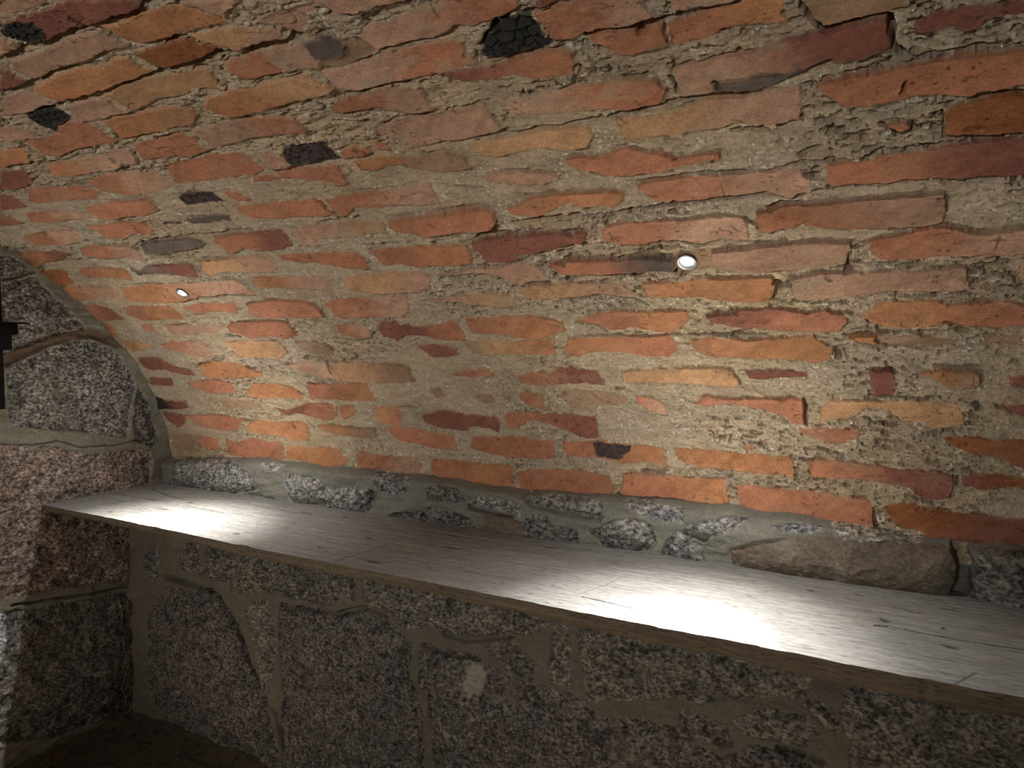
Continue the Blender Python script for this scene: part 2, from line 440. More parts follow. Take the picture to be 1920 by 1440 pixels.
for _blk in '''@ledge
A 320,855 355,850 405,858 440,870 465,885 480,905 485,916 455,922 422,931 388,925 342,918 318,912
A 534,895 555,890 592,898 612,915 655,918 692,920 695,935 680,958 630,958 595,945 555,940 538,920
A 695,888 725,890 768,900 765,918 742,925 710,920
A 492,870 525,875 525,882 500,881
T 500,935 520,938 525,950 500,945
D 798,920 822,912 860,920 870,938 835,940 805,935
A 880,945 900,930 948,938 978,948 978,965 955,968 910,955
A 988,935 1035,932 1125,942 1128,968 1098,970 1060,960 1010,948
A 1160,942 1200,942 1240,952 1280,955 1282,978 1242,975 1210,965 1185,952
D 982,1005 990,972 1010,966 1025,970 1040,988 1080,998 1082,1020 1035,1020
A 1108,998 1150,978 1195,975 1218,985 1228,1015 1220,1028 1172,1035 1135,1020
D 715,975 745,962 790,958 812,950 848,960 880,972 890,988 880,998 810,988
T 895,972 935,968 980,980 980,1005 948,1002 900,995
A 1251,1019 1272,1001 1290,1005 1314,1030 1329,1058 1275,1055 1247,1040
A 1293,984 1329,977 1403,971 1375,987 1329,1007 1311,1001
A 1453,987 1502,984 1538,991 1516,998 1467,994
T 1371,1030 1424,1016 1509,1010 1594,1012 1683,1019 1771,1026 1793,1044 1796,1097 1785,1118 1743,1125 1665,1115 1523,1094 1417,1079 1378,1065
D 1821,1097 1842,1037 1878,1033 1945,1037 1945,1161 1842,1143 1821,1129
S 1559,987 1644,991 1658,1009 1623,1014 1580,1009
S 1658,994 1729,996 1732,1012 1686,1019
@base
D 272,1045 296,1030 298,1075 284,1092 272,1080
B 340,1052 350,1020 370,1015 380,1075 360,1072 345,1062
B 385,1030 425,1015 438,1028 440,1090 420,1088 388,1080
B 445,1025 488,1032 558,1045 625,1065 658,1075 660,1110 635,1130 600,1132 570,1120 525,1112 450,1108 440,1090
B 462,1145 482,1130 500,1130 510,1160 515,1205 505,1290 500,1312 488,1290 482,1215
B 682,1080 730,1088 785,1102 790,1175 755,1168 730,1150 705,1140 680,1120
B 792,1105 855,1120 905,1130 960,1140 1025,1162 995,1185 955,1190 880,1188 835,1180 800,1172
V 530,1135 562,1140 592,1148 622,1162 635,1158 680,1152 718,1160 750,1185 768,1210 768,1270 780,1300 790,1330 792,1440 792,1480 535,1480 528,1368 538,1305 530,1255 522,1192
V 790,1225 830,1230 880,1230 905,1250 920,1260 960,1275 1000,1288 1055,1300 1105,1320 1130,1342 1160,1355 1205,1352 1250,1358 1280,1368 1305,1392 1355,1425 1355,1480 825,1480 812,1392 810,1330 805,1300 790,1285
B 915,1215 960,1200 980,1230 1000,1240 995,1270 955,1255
V 312,1108 350,1102 390,1108 415,1120 438,1152 458,1200 475,1250 500,1318 520,1405 520,1480 480,1430 400,1388 325,1360 300,1330 278,1280 278,1168 290,1130
B 1045,1172 1065,1170 1070,1240 1068,1280 1042,1280 1038,1242
B 1090,1172 1135,1180 1210,1200 1270,1218 1360,1238 1450,1258 1518,1278 1498,1298 1440,1302 1360,1305 1310,1316 1268,1305 1235,1302 1172,1310 1110,1308 1100,1255
B 1275,1340 1315,1345 1360,1368 1370,1390 1335,1385 1285,1368
B 1375,1345 1410,1335 1440,1332 1510,1340 1535,1380 1510,1395 1435,1380 1398,1370
V 1365,1418 1410,1400 1450,1405 1510,1425 1535,1480 1372,1480
B 1515,1318 1535,1320 1565,1350 1565,1368 1545,1350
B 1590,1295 1640,1295 1715,1312 1790,1328 1865,1340 1952,1352 1952,1480 1602,1480 1595,1392 1585,1355
@left
H -60,470 6,478 30,480 48,498 54,512 10,520 -60,520
H -60,530 8,530 60,515 110,560 172,618 130,625 90,640 40,655 10,668 -60,675
H 12,690 40,680 90,655 140,637 190,642 222,664 243,692 256,718 252,745 244,780 242,824 150,810 70,806 20,798 12,770
D 258,722 274,742 290,800 298,832 285,840 253,828 250,790
H -60,690 -5,690 -5,810 -60,810
W -60,825 40,834 60,845 90,828 130,845 200,850 250,840 284,842 284,905 262,918 280,960 262,1000 250,1060 230,1092 120,1102 40,1118 -60,1128
D -60,1148 60,1138 190,1118 245,1108 258,1140 258,1300 240,1335 100,1385 -60,1405
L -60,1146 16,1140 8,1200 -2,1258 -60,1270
H -420,300 -75,455 -75,655 -400,660
D -900,250 -450,290 -430,660 -880,690
H -480,695 -80,690 -80,800 -470,800
H -900,720 -520,695 -500,800 -880,810
W -420,830 -85,835 -85,1110 -420,1130
H -900,840 -450,835 -450,1140 -880,1200
D -420,1160 -85,1150 -85,1400 -420,1480
D -900,1230 -450,1170 -450,1480 -900,1650'''.strip().split('@')[1:]:
    _n, _r = _blk.split('\n', 1)
    STONES[_n.strip()] = parse(_r)

# ------------------------------------------------------------------ mesh helpers
def grid_mesh(name, V, mat, col=None, gran=None, flip=False):
    R, Cn = V.shape[:2]
    me = bpy.data.meshes.new(name)
    me.vertices.add(R * Cn)
    me.vertices.foreach_set('co', np.ascontiguousarray(V, dtype=np.float32).ravel())
    i = np.arange(R * Cn).reshape(R, Cn)
    q = np.stack([i[:-1, :-1], i[:-1, 1:], i[1:, 1:], i[1:, :-1]], -1).reshape(-1, 4)
    if flip: q = q[:, ::-1]
    n = len(q)
    me.loops.add(n * 4); me.polygons.add(n)
    me.loops.foreach_set('vertex_index', np.ascontiguousarray(q, dtype=np.int32).ravel())
    me.polygons.foreach_set('loop_start', np.arange(0, n * 4, 4, dtype=np.int32))
    me.polygons.foreach_set('use_smooth', np.ones(n, bool))
    if col is not None:
        a = me.attributes.new('albedo', 'FLOAT_COLOR', 'POINT')
        c = np.ones((R * Cn, 4), np.float32); c[:, :3] = col.reshape(-1, 3)
        a.data.foreach_set('color', c.ravel())
    if gran is not None:
        a = me.attributes.new('granite', 'FLOAT', 'POINT')
        a.data.foreach_set('value', np.ascontiguousarray(gran, dtype=np.float32).ravel())
    me.update(calc_edges=True)
    me.materials.append(mat)
    o = bpy.data.objects.new(name, me)
    COL.objects.link(o)
    return o

def bm_obj(name, bm, mat, parent=None, smooth=False):
    me = bpy.data.meshes.new(name)
    bm.normal_update(); bm.to_mesh(me); bm.free()
    if smooth:
        for p in me.polygons: p.use_smooth = True
    me.materials.append(mat)
    o = bpy.data.objects.new(name, me)
    COL.objects.link(o)
    if parent: o.parent = parent
    return o

def lathe(profile, seg=40):
    bm = bmesh.new(); rings = []
    for r, z in profile:
        rings.append([bm.verts.new((r * math.cos(2 * math.pi * k / seg), r * math.sin(2 * math.pi * k / seg), z)) for k in range(seg)])
    for a, b in zip(rings[:-1], rings[1:]):
        for k in range(seg):
            bm.faces.new((a[k], a[(k + 1) % seg], b[(k + 1) % seg], b[k]))
    bm.faces.new(rings[-1]); bm.faces.new(rings[0][::-1])
    bmesh.ops.recalc_face_normals(bm, faces=bm.faces)
    return bm

# ------------------------------------------------------------------ materials
def new_mat(name):
    m = bpy.data.materials.new(name); m.use_nodes = True
    nt = m.node_tree
    return m, nt, nt.nodes['Principled BSDF']

def N(nt, typ, **kw):
    n = nt.nodes.new(typ)
    for k, v in kw.items():
        if k in n.inputs.keys(): n.inputs[k].default_value = v
        else: setattr(n, k, v)
    return n

def ramp(nt, stops, interp='LINEAR'):
    r = nt.nodes.new('ShaderNodeValToRGB')
    r.color_ramp.interpolation = interp
    e = r.color_ramp.elements
    while len(e) < len(stops): e.new(0.5)
    for k, (p, c) in enumerate(stops):
        e[k].position = p; e[k].color = (c, c, c, 1) if not hasattr(c, '__len__') else (*c, 1)
    return r

def masonry_mat(name, grain_scale, rough=0.92, bump=0.25):
    """albedo attribute x fine grain; where the attribute 'granite' is 1, a salt and pepper crystal pattern."""
    m, nt, b = new_mat(name)
    L = nt.links.new
    at = N(nt, 'ShaderNodeAttribute', attribute_name='albedo')
    gr = N(nt, 'ShaderNodeAttribute', attribute_name='granite')
    tc = N(nt, 'ShaderNodeTexCoord')
    n1 = N(nt, 'ShaderNodeTexNoise', Scale=grain_scale, Detail=4.0, Roughness=0.7)
    L(tc.outputs['Object'], n1.inputs['Vector'])
    r1 = ramp(nt, [(0.3, 0.72), (0.7, 1.25)]); L(n1.outputs['Fac'], r1.inputs['Fac'])
    # crystals
    n2 = N(nt, 'ShaderNodeTexNoise', Scale=112.0, Detail=3.5, Roughness=0.6, Distortion=0.4)
    mp = N(nt, 'ShaderNodeMapping'); mp.inputs['Scale'].default_value = (1.0, 1.0, 1.35)
    L(tc.outputs['Object'], mp.inputs['Vector']); L(mp.outputs['Vector'], n2.inputs['Vector'])
    r2 = ramp(nt, [(0.35, 0.22), (0.45, 0.60), (0.54, 1.05), (0.64, 1.65)]); L(n2.outputs['Fac'], r2.inputs['Fac'])
    n3 = N(nt, 'ShaderNodeTexNoise', Scale=18.0, Detail=3.0); L(tc.outputs['Object'], n3.inputs['Vector'])
    r3 = ramp(nt, [(0.3, (0.82, 0.84, 0.88)), (0.7, (1.15, 1.10, 1.05))]); L(n3.outputs['Fac'], r3.inputs['Fac'])
    n4 = N(nt, 'ShaderNodeTexNoise', Scale=46.0, Detail=2.0, Roughness=0.6); L(tc.outputs['Object'], n4.inputs['Vector'])
    r4 = ramp(nt, [(0.34, 0.55), (0.48, 1.0), (0.66, 1.30)]); L(n4.outputs['Fac'], r4.inputs['Fac'])
    mh = N(nt, 'ShaderNodeMix', data_type='RGBA', blend_type='MULTIPLY'); mh.inputs['Factor'].default_value = 1.0
    L(r3.outputs['Color'], mh.inputs[6]); L(r4.outputs['Color'], mh.inputs[7])
    mg = N(nt, 'ShaderNodeMix', data_type='RGBA', blend_type='MULTIPLY'); mg.inputs['Factor'].default_value = 1.0
    L(r2.outputs['Color'], mg.inputs[6]); L(mh.outputs[2], mg.inputs[7])
    mx = N(nt, 'ShaderNodeMix', data_type='RGBA'); L(gr.outputs['Fac'], mx.inputs['Factor'])
    L(r1.outputs['Color'], mx.inputs[6]); L(mg.outputs[2], mx.inputs[7])
    ml = N(nt, 'ShaderNodeMix', data_type='RGBA', blend_type='MULTIPLY'); ml.inputs['Factor'].default_value = 1.0
    L(at.outputs['Color'], ml.inputs[6]); L(mx.outputs[2], ml.inputs[7])
    L(ml.outputs[2], b.inputs['Base Color'])
    b.inputs['Roughness'].default_value = rough
    b.inputs['Specular IOR Level'].default_value = 0.25
    bp = N(nt, 'ShaderNodeBump', Strength=bump, Distance=0.004)
    L(n1.outputs['Fac'], bp.inputs['Height']); L(bp.outputs['Normal'], b.inputs['Normal'])
    return m

M_BRICK = masonry_mat('brick_and_lime_mortar', 330.0, bump=0.35)
M_STONE = masonry_mat('granite_and_lime_mortar', 220.0, bump=0.3)

# ------------------------------------------------------------------ ceiling: the brick barrel vault
TONE = {'R': (.42, .182, .102), 'O': (.455, .212, .100), 'B': (.52, .305, .160), 'P': (.46, .275, .185), 'D': (.25, .098, .068),
        'K': (.030, .029, .028), 'G': (.135, .105, .088), 'S': (.345, .215, .130), 'C': (.30, .115, .045), 'M': (.075, .052, .050)}
MORT = np.array([.425, .338, .232])

def build_vault():
    # columns follow the survey picture's pixel columns (finer close to the camera)
    cpx = np.linspace(-60, 1985, 1330)
    d = rays(np.column_stack([cpx, np.full(len(cpx), 640.0)]))
    yz = np.hypot(d[:, 1], d[:, 2])
    xs = d[:, 0] / yz * 0.60 * S
    xs = xs[xs > -S - 0.03]
    xs = np.concatenate([np.linspace(-S - 0.05, xs[0], 6)[:-1], xs, np.linspace(xs[-1], 1.25 * S, 320)[1:]])
    phi = np.radians(np.linspace(-14.7, 46.0, 1000))
    # polar angle seen from the eye -> ellipse parameter
    dy, dz = np.cos(phi), np.sin(phi)
    oy, oz = EYE[1] - YC, EYE[2] - ZC
    A = (dy / EA) ** 2 + (dz / EB) ** 2; B = 2 * (dy * oy / EA ** 2 + dz * oz / EB ** 2); C = (oy / EA) ** 2 + (oz / EB) ** 2 - 1
    t = (-B + np.sqrt(B * B - 4 * A * C)) / (2 * A)
    th = np.arctan2((dz * t + EYE[2] - ZC) / EB, (dy * t + EYE[1] - YC) / EA)
    th = np.concatenate([th, np.linspace(th[-1], math.pi - th[0], 380)[1:]])
    ss = s_of_th(th)
    X, Sg = np.meshgrid(xs, ss)
    R, Cn = X.shape
    # wandering outline of every brick
    wx = 0.0048 * fbm(X / .034, Sg / .022, 3, 11) + 0.0028 * fbm(X / .0085, Sg / .007, 3, 21)
    ws = 0.0034 * fbm(X / .040, Sg / .025, 3, 31) + 0.0030 * fbm(X / .010, Sg / .007, 3, 41)
    Xw, Sw = X + wx, Sg + ws
    # mortar
    big = fbm(X / .09, Sg / .05, 3, 51)
    mid = fbm(X / .030, Sg / .012, 3, 61)
    lay = fbm(X / .022, Sg / .0065, 2, 66)
    fin = fbm(X / .007, Sg / .005, 2, 71)
    pit = fbm(X / .013, Sg / .0065, 2, 81)
    rough = sstep(-.25, .35, fbm(X / .25, Sg / .12, 2, 85) + 0.35 * big)        # patches of open, crumbly bedding mortar
    h = -0.0036 + 0.0032 * big + (0.0016 + 0.0034 * rough) * mid + (0.0006 + 0.0036 * rough) * lay + 0.0016 * fin
    h -= 0.0095 * sstep(.34, .52, pit) * (0.22 + 0.78 * rough)
    tint = fbm(X / .15, Sg / .08, 3, 91)
    col = MORT * (1 + 0.18 * tint + 0.18 * mid + 0.18 * fin)[..., None]
    col *= 1 + np.array([.05, 0, -.10]) * fbm(X / .3, Sg / .2, 2, 95)[..., None]
    grit = sstep(.55, .66, vnoise(X / .0046, Sg / .0040, 101)) * sstep(-.1, .4, vnoise(X / .03, Sg / .02, 102))
    col = col * (1 - grit[..., None]) + np.array([.62, .58, .50]) * grit[..., None]
    h += 0.0010 * grit
    speck = sstep(.60, .74, vnoise(X / .0035 + 50, Sg / .003, 111))
    col *= (1 - 0.70 * speck * (0.3 + 0.7 * rough))[..., None]
    # brick body texture, shared
    b1 = fbm(X / .06, Sg / .03, 3, 121); b2 = fbm(X / .012, Sg / .008, 3, 131); b3 = vnoise(X / .004, Sg / .003, 141)
    streak = fbm((X - 1.1 * Sg) / .020, (X + Sg) / .22, 3, 151)                   # diagonal strike marks left by the wire
    dust = sstep(.12, .60, fbm(X / .05, Sg / .026, 4, 161))
    pock = sstep(.70, .84, vnoise(X / .0058, Sg / .0040, 171)) * sstep(-.05, .45, fbm(X / .05, Sg / .03, 2, 172))
    chip = sstep(.50, .66, fbm(X / .020, Sg / .012, 2, 181))
    grey = sstep(.035, .012, Sg - s_of_th(th[0]) + .012 * big) * sstep(-.02 * S, -.12 * S, X)
    col = col * (1 - grey[..., None]) + np.array([.215, .210, .172]) * grey[..., None]
    hair = sstep(.030, .008, np.abs(fbm(X / .07, Sg / .05, 3, 185))) * sstep(.28, .52, fbm(X / .05, Sg / .03, 2, 186))
    rng = np.random.default_rng(7)
    polys = [(t, on_vault(p)) for t, p in BRICKS]
    # beyond the photographed stretch the courses go on in plain running bond
    s_end = s_of_th(math.pi - th[0])
    k, s0 = 0, s_of_th(th[0]) + 0.012
    while s0 < s_end - .07:
        x = -S - 0.1 + (0.13 if k % 2 else 0) + rng.uniform(-.03, .03)
        while x < 1.2 * S:
            w = rng.uniform(.235, .27)
            tone = rng.choice(list('RROOPBD')) + rng.choice(list('RRPO'))
            seen = False
            if s0 < 0.62 * s_end:
                yy, zz = vault_ab(float(th_of_s(s0 + .03)))
                for xx in (x, x + w * .5, x + w):
                    v = np.array([xx, float(yy), float(zz)]) - EYE
                    dd = v @ FW
                    if dd > .02 and -25 < CX + F * (v @ RT) / dd < 1965 and -25 < CY - F * (v @ UP) / dd < 1200: seen = True
            if not seen:
                polys.append((tone, np.array([[x, s0], [x + w, s0 + rng.uniform(-.004, .004)], [x + w, s0 + .060], [x + w * .5, s0 + .062], [x, s0 + .060]])))
            x += w + rng.uniform(.014, .026)
        s0 += .077; k += 1
    for code, P in polys:
        x0, y0 = P.min(0) - 0.02; x1, y1 = P.max(0) + 0.02
        c0, c1 = np.searchsorted(xs, [x0, x1]); r0, r1 = np.searchsorted(ss, [y0, y1])
        if c1 - c0 < 2 or r1 - r0 < 2: continue
        sl = (slice(r0, r1), slice(c0, c1))
        sd = poly_sd(Xw[sl], Sw[sl], P)
        t1 = code[0]; t2 = code[1] if len(code) > 1 and code[1] != '+' else t1
        up = '+' in code
        smear = t1 == 'S'
        m = sstep(-.0006, .0012, sd)
        edge = sstep(-.0008, .0026, sd)
        tiltx, tilts = rng.normal(0, .010), rng.normal(0, .022)
        top = (0.0075 if up else 0.0) + rng.normal(0, .0016) + tiltx * (X[sl] - P[:, 0].mean()) + tilts * (Sg[sl] - P[:, 1].mean())
        if smear: top = top - 0.0035
        hb = top + 0.0011 * b1[sl] + 0.0006 * b2[sl] - 0.0011 * pock[sl] - 0.0012 * hair[sl] - 0.0016 * chip[sl] * sstep(.012, .0, sd)
        h[sl] = np.where(edge > 0, h[sl] * (1 - edge) + hb * edge, h[sl])
        gs = np.gradient(sd, axis=0); gs = gs / (np.abs(gs).max() + 1e-9)
        low = sstep(.15, .6, gs) * (0.45 + .55 * up); high = sstep(.15, .6, -gs) * .30
        brk = sstep(-.22, .25, fbm(X[sl] / .05 + 3.1 * P[0, 0], Sg[sl] / .05, 3, 183))
        gw = .0016 + .0016 * np.clip(.5 + mid[sl], 0, 1)
        gap = sstep(-gw * 1.9, -gw * .9, sd) * sstep(.0012, -.0004, sd) * (low + high) * brk * (0.4 if smear else 1)
        h[sl] -= 0.008 * gap
        u = (X[sl] - P[:, 0].min()) / (np.ptp(P[:, 0]) + 1e-6)
        w = sstep(.30, .75, u + 0.22 * b1[sl])[..., None] if t2 != t1 else 0.0
        c = np.array(TONE[t1]) * (1 - w) + np.array(TONE[t2]) * w
        v = rng.normal(1, .07)
        c = c * (v * (1 + 0.18 * b1[sl] + 0.18 * b2[sl] + 0.10 * b3[sl] + 0.18 * streak[sl]))[..., None]
        dk = dust[sl] * (0.10 + 0.5 * (t1 in 'PS') + 0.12 * rng.random())
        if t1 in 'KMD' or t2 == 'K': dk = dk * 0.15
        dk = np.clip(dk + (0.35 if smear else 0) * sstep(-.2, .5, mid[sl]), 0, .85)
        c = c * (1 - dk[..., None]) + MORT * 0.95 * dk[..., None]
        rim = sstep(.006, .001, sd) * sstep(-.3, .3, b2[sl]) * 0.25
        c = c * (1 - rim[..., None]) + MORT * .9 * rim[..., None]
        c = c * (1 - (0.55 * pock[sl] + 0.50 * hair[sl]).clip(0, .7) * (t1 not in 'K'))[..., None]
        if t1 in 'KM':                                                # crazed, over-fired faces
            P2 = (X[sl] / .017 + 0.5 * b2[sl], Sg[sl] / .014 + 0.5 * b1[sl])
            ci = np.floor(P2[0]), np.floor(P2[1])
            best = np.full(sd.shape, 9.0); sec = np.full(sd.shape, 9.0)
            for a in (-1, 0, 1):
                for b in (-1, 0, 1):
                    gx, gy = ci[0] + a, ci[1] + b
                    jx = 0.5 + 0.45 * np.sin(gx * 127.1 + gy * 311.7); jy = 0.5 + 0.45 * np.sin(gx * 269.5 + gy * 183.3)
                    dd = np.hypot(P2[0] - gx - jx, P2[1] - gy - jy)
                    sec = np.minimum(sec, np.maximum(best, dd)); best = np.minimum(best, dd)
            cr = 1 - sstep(.03, .14, sec - best)
            h[sl] -= 0.004 * cr * edge
            c = c * (1 - 0.5 * cr)[..., None]
        col[sl] = col[sl] * (1 - m[..., None]) + c * m[..., None]
    # open joints and cracks
    for wpx, p in CRACKS:
        P = on_vault(p)
        wpx = float(wpx)
        W = wpx * 0.00095 * (1.0 + 0.12 * max(0, -P[:, 0].mean()))
        x0, y0 = P.min(0) - 0.03; x1, y1 = P.max(0) + 0.03
        c0, c1 = np.searchsorted(xs, [x0, x1]); r0, r1 = np.searchsorted(ss, [y0, y1])
        sl = (slice(r0, r1), slice(c0, c1))
        d0 = line_d(X[sl] + 0.7 * wx[sl], Sg[sl] + 0.9 * ws[sl], P)
        width = W * (0.62 + 0.45 * vnoise(X[sl] / .02, Sg[sl] / .02, 191) + 0.2 * vnoise(X[sl] / .006, Sg[sl] / .006, 192))
        g = 1 - sstep(width * 0.45, width * 1.25 + 0.0010, d0)
        h[sl] -= g * min(0.022, 0.004 + W * 3.6)
    h = np.clip(h, -0.034, 0.02)
    h[:, (xs < -S - 0.02)] = 0
    # sockets drilled for the two spots
    for px_ in ((1288, 490), (343, 549)):
        q = on_vault([px_])[0]
        rr = np.hypot(X - q[0], Sg - q[1])
        k = sstep(.0158, .0140, rr)
        h = h * (1 - k) + (-0.030) * k
        h = np.where(k <= 0, np.where(rr < .024, np.minimum(h, -0.0005), h), h)
    # hand-built waviness of the whole shell
    h += 0.0035 * fbm(X / .5, Sg / .3, 2, 201)
    TH = th[:, None]
    y, z = vault_ab(TH)
    ny, nz = -np.cos(TH) / EA, -np.sin(TH) / EB
    ln = np.hypot(ny, nz); ny, nz = ny / ln, nz / ln
    V = np.stack([X, y + ny * h, z + nz * h], -1)
    o = grid_mesh('ceiling', V, M_BRICK, np.clip(col, .01, .8), np.zeros(X.shape), flip=True)
    o['kind'] = 'structure'; o['label'] = 'low brick barrel vault with crumbling lime mortar joints'; o['category'] = 'ceiling'
    return o
build_vault()

# ------------------------------------------------------------------ stone walls
GRAN = {'A': (.24, .235, .225), 'B': (.19, .172, .14), 'V': (.155, .138, .122), 'D': (.155, .148, .135), 'W': (.30, .245, .21),
        'T': (.17, .135, .10), 'H': (.205, .20, .187), 'S': (.36, .33, .27), 'L': (.50, .51, .52)}  # L: whiter stone with the lamp-lit patch of the end wall put into its colour
def build_stone_wall(name, key, axis, val, us, vs, to_xyz, to_uv, mort, dome, lip, flip, label, extra=None, warp=1.0, grow=0.0):
    U, Vv = np.meshgrid(us, vs)
    sd_ = {'left': 500, 'base': 600, 'ledge': 700}[key]
    wu = warp * (0.010 * fbm(U / .06, Vv / .06, 3, sd_ + 1) + 0.004 * fbm(U / .016, Vv / .016, 2, sd_ + 2))
    wv = warp * (0.010 * fbm(U / .06, Vv / .06, 3, sd_ + 3) + 0.004 * fbm(U / .016, Vv / .016, 2, sd_ + 4))
    Uw, Vw = U + wu, Vv + wv
    n1 = fbm(U / .12, Vv / .05, 3, sd_ + 5); n2 = fbm(U / .035, Vv / .02, 3, sd_ + 6); n3 = fbm(U / .010, Vv / .008, 2, sd_ + 7)
    h = lip * (0.5 + 1.6 * n1) + 0.0032 * n2 + 0.0005 * n3
    col = np.array(mort) * (1 + 0.14 * n1 + 0.10 * n2 + 0.04 * n3)[..., None]
    gran = 0.10 + 0 * h
    s1 = fbm(U / .09, Vv / .09, 3, sd_ + 8); s2 = fbm(U / .025, Vv / .018, 3, sd_ + 9); s3 = fbm(U / .008, Vv / .006, 2, sd_ + 10)
    rdg = 1 - np.abs(fbm(U / .07 + .6 * s1, Vv / .05, 3, sd_ + 12)) * 2.2      # broken, facetted faces
    rng = np.random.default_rng(sd_)
    for code, p in STONES[key]:
        P = to_uv(on_plane(p, axis, val))
        lo, hi = P.min(0) - .04, P.max(0) + .04
        c0, c1 = np.searchsorted(us, [lo[0], hi[0]]); r0, r1 = np.searchsorted(vs, [lo[1], hi[1]])
        if c1 - c0 < 2 or r1 - r0 < 2: continue
        sl = (slice(r0, r1), slice(c0, c1))
        sd = poly_sd(Uw[sl], Vw[sl], P) + grow
        size = min(np.ptp(P[:, 0]), np.ptp(P[:, 1]))
        dm = dome * min(1.0, size / .10)
        e = sstep(-.002, .008, sd)
        smooth = code == 'T'
        hs = -0.006 + dm * (1 - np.exp(-np.clip(sd, 0, 1) / (0.18 * size + .004))) + (0.0095 * s1[sl] + (0.0020 if smooth else 0.0055) * s2[sl] + 0.0010 * s3[sl] + 0.004 * rdg[sl]) * min(1, size / .06)
        h[sl] = np.where(e > 0, h[sl] * (1 - e) + hs * e, h[sl])
        m = sstep(-.001, .004, sd)[..., None]
        sp = sstep(.35, .6, fbm(U[sl] / .05, Vv[sl] / .05, 3, sd_ + 20 + rng.integers(99)))[..., None] * .55   # smears of mortar left on the faces
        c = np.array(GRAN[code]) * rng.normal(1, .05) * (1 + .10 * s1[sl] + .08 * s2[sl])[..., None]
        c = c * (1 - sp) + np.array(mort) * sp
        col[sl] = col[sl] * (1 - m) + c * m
        g = 0.35 if smooth else 1.0
        gran[sl] = gran[sl] * (1 - m[..., 0]) + (g * (1 - .7 * sp[..., 0])) * m[..., 0]
    if extra: h, col, gran = extra(U, Vv, h, col, gran, wu, wv)
    o = grid_mesh(name, to_xyz(U, Vv, h), M_STONE, np.clip(col, .008, .85), gran, flip=flip)
    o['kind'] = 'structure'; o['label'] = label; o['category'] = 'wall'
    return o

# end wall (plane x = -S)
def px_spaced(p0, p1, n, axis, val, comp):
    t = np.linspace(0, 1, n)[:, None]
    return on_plane(np.array(p0) * (1 - t) + np.array(p1) * t, axis, val)[:, comp]

def left_extra(U, V, h, col, gran, wu, wv):
    # thin lime runs down the corner
    for p in ([(210, 1120), (221, 1110), (226, 1150), (230, 1200), (231, 1225), (236, 1260), (230, 1288), (236, 1320), (241, 1350)], [(211, 985), (218, 1004)]):
        P = on_plane(p[1:] if len(p) > 3 else p, 0, -S)[:, 1:]
        d = line_d(U + .5 * wu, V, P)
        k = sstep(.0026, .0008, d) * sstep(-.5, .1, vnoise(U / .02, V / .02, 77))
        h = h + .003 * k
        col = col * (1 - k[..., None] * .8) + np.array([.42, .41, .36]) * k[..., None] * .8
        gran = gran * (1 - k)
    # rusty seam between the two upper blocks
    P = on_plane([(14, 676), (60, 652), (110, 634), (170, 622), (222, 640)], 0, -S)[:, 1:]
    d = line_d(U + wu, V + wv, P)
    k = sstep(.026, .008, d)
    h = h - .010 * k
    c2 = np.array([.13, .085, .05])
    col = col * (1 - k[..., None] * .8) + c2 * k[..., None] * .8
    # cracks
    for p, w in (([(6, 525), (30, 520), (62, 512)], .004), ([(0, 832), (60, 834), (110, 826), (150, 838), (215, 834), (250, 826), (285, 824)], .003), ([(24, 1134), (100, 1124), (190, 1110), (245, 1098)], .006)):
        P = on_plane(p, 0, -S)[:, 1:]
        d = line_d(U + .5 * wu, V + .5 * wv, P)
        h = h - .010 * sstep(w, w * .3, d)
    return h, col, gran

us = np.concatenate([np.linspace(-.98 * S, .40 * S, 300), np.linspace(.40 * S, .74 * S, 520)[1:]])
vs = np.linspace(-0.02, H + .30 * S, 900)
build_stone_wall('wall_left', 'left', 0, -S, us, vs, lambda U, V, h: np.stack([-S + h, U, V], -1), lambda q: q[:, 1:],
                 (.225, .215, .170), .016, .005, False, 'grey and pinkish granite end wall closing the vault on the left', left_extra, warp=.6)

# wall carrying the bench (plane y = .635 S)
YB = .635 * S
def base_extra(U, V, h, col, gran, wu, wv):
    for p, w, dp in (([(515, 1080 + 23), (527, 1100), (540, 1110)], .006, .012), ([(312, 1084), (350, 1092), (385, 1104), (412, 1120), (428, 1150), (450, 1200), (475, 1260)], .008, .02),
                 ([(560, 1140), (585, 1147), (612, 1146), (626, 1155), (660, 1146), (690, 1142), (725, 1158)], .007, .02), ([(795, 1212), (830, 1225), (860, 1230), (890, 1232), (910, 1250)], .006, .015),
                 ([(830, 1190), (870, 1200), (910, 1198), (960, 1192)], .006, .012), ([(484, 1275), (500, 1312), (522, 1340), (530, 1400)], .005, .012),
                 ([(1520, 1318), (1545, 1325), (1565, 1350)], .006, .014), ([(1460, 1404), (1500, 1412), (1540, 1428)], .006, .014), ([(1330, 1370), (1352, 1390)], .008, .014), ([(434, 1115), (434, 1092), (424, 1060)], .004, .012),
                 ([(662, 1085), (664, 1118)], .007, .012), ([(558, 1078), (590, 1094)], .010, .014), ([(404, 1221), (425, 1236)], .006, .012), ([(323, 1200), (336, 1218)], .006, .01)):
        P = on_plane(p, 1, YB)[:, [0, 2]]
        d = line_d(U + .4 * wu, V + .4 * wv, P)
        h = h - dp * sstep(w * 1.7, w * .4, d)
    P = on_plane([(868, 1250), (900, 1240), (912, 1270), (895, 1300), (880, 1310), (860, 1285)], 1, YB)[:, [0, 2]]
    k = sstep(-.004, .01, poly_sd(U + 2 * wu, V + 2 * wv, P))
    col = col * (1 - k[..., None]) + np.array([.36, .32, .25]) * k[..., None]
    gran = gran * (1 - .8 * k)
    return h, col, gran
us = np.concatenate([px_spaced((200, 1250), (1960, 1250), 1250, 1, YB, 0), np.linspace(.2 * S, 1.25 * S, 200)[1:]])
us = np.unique(us)
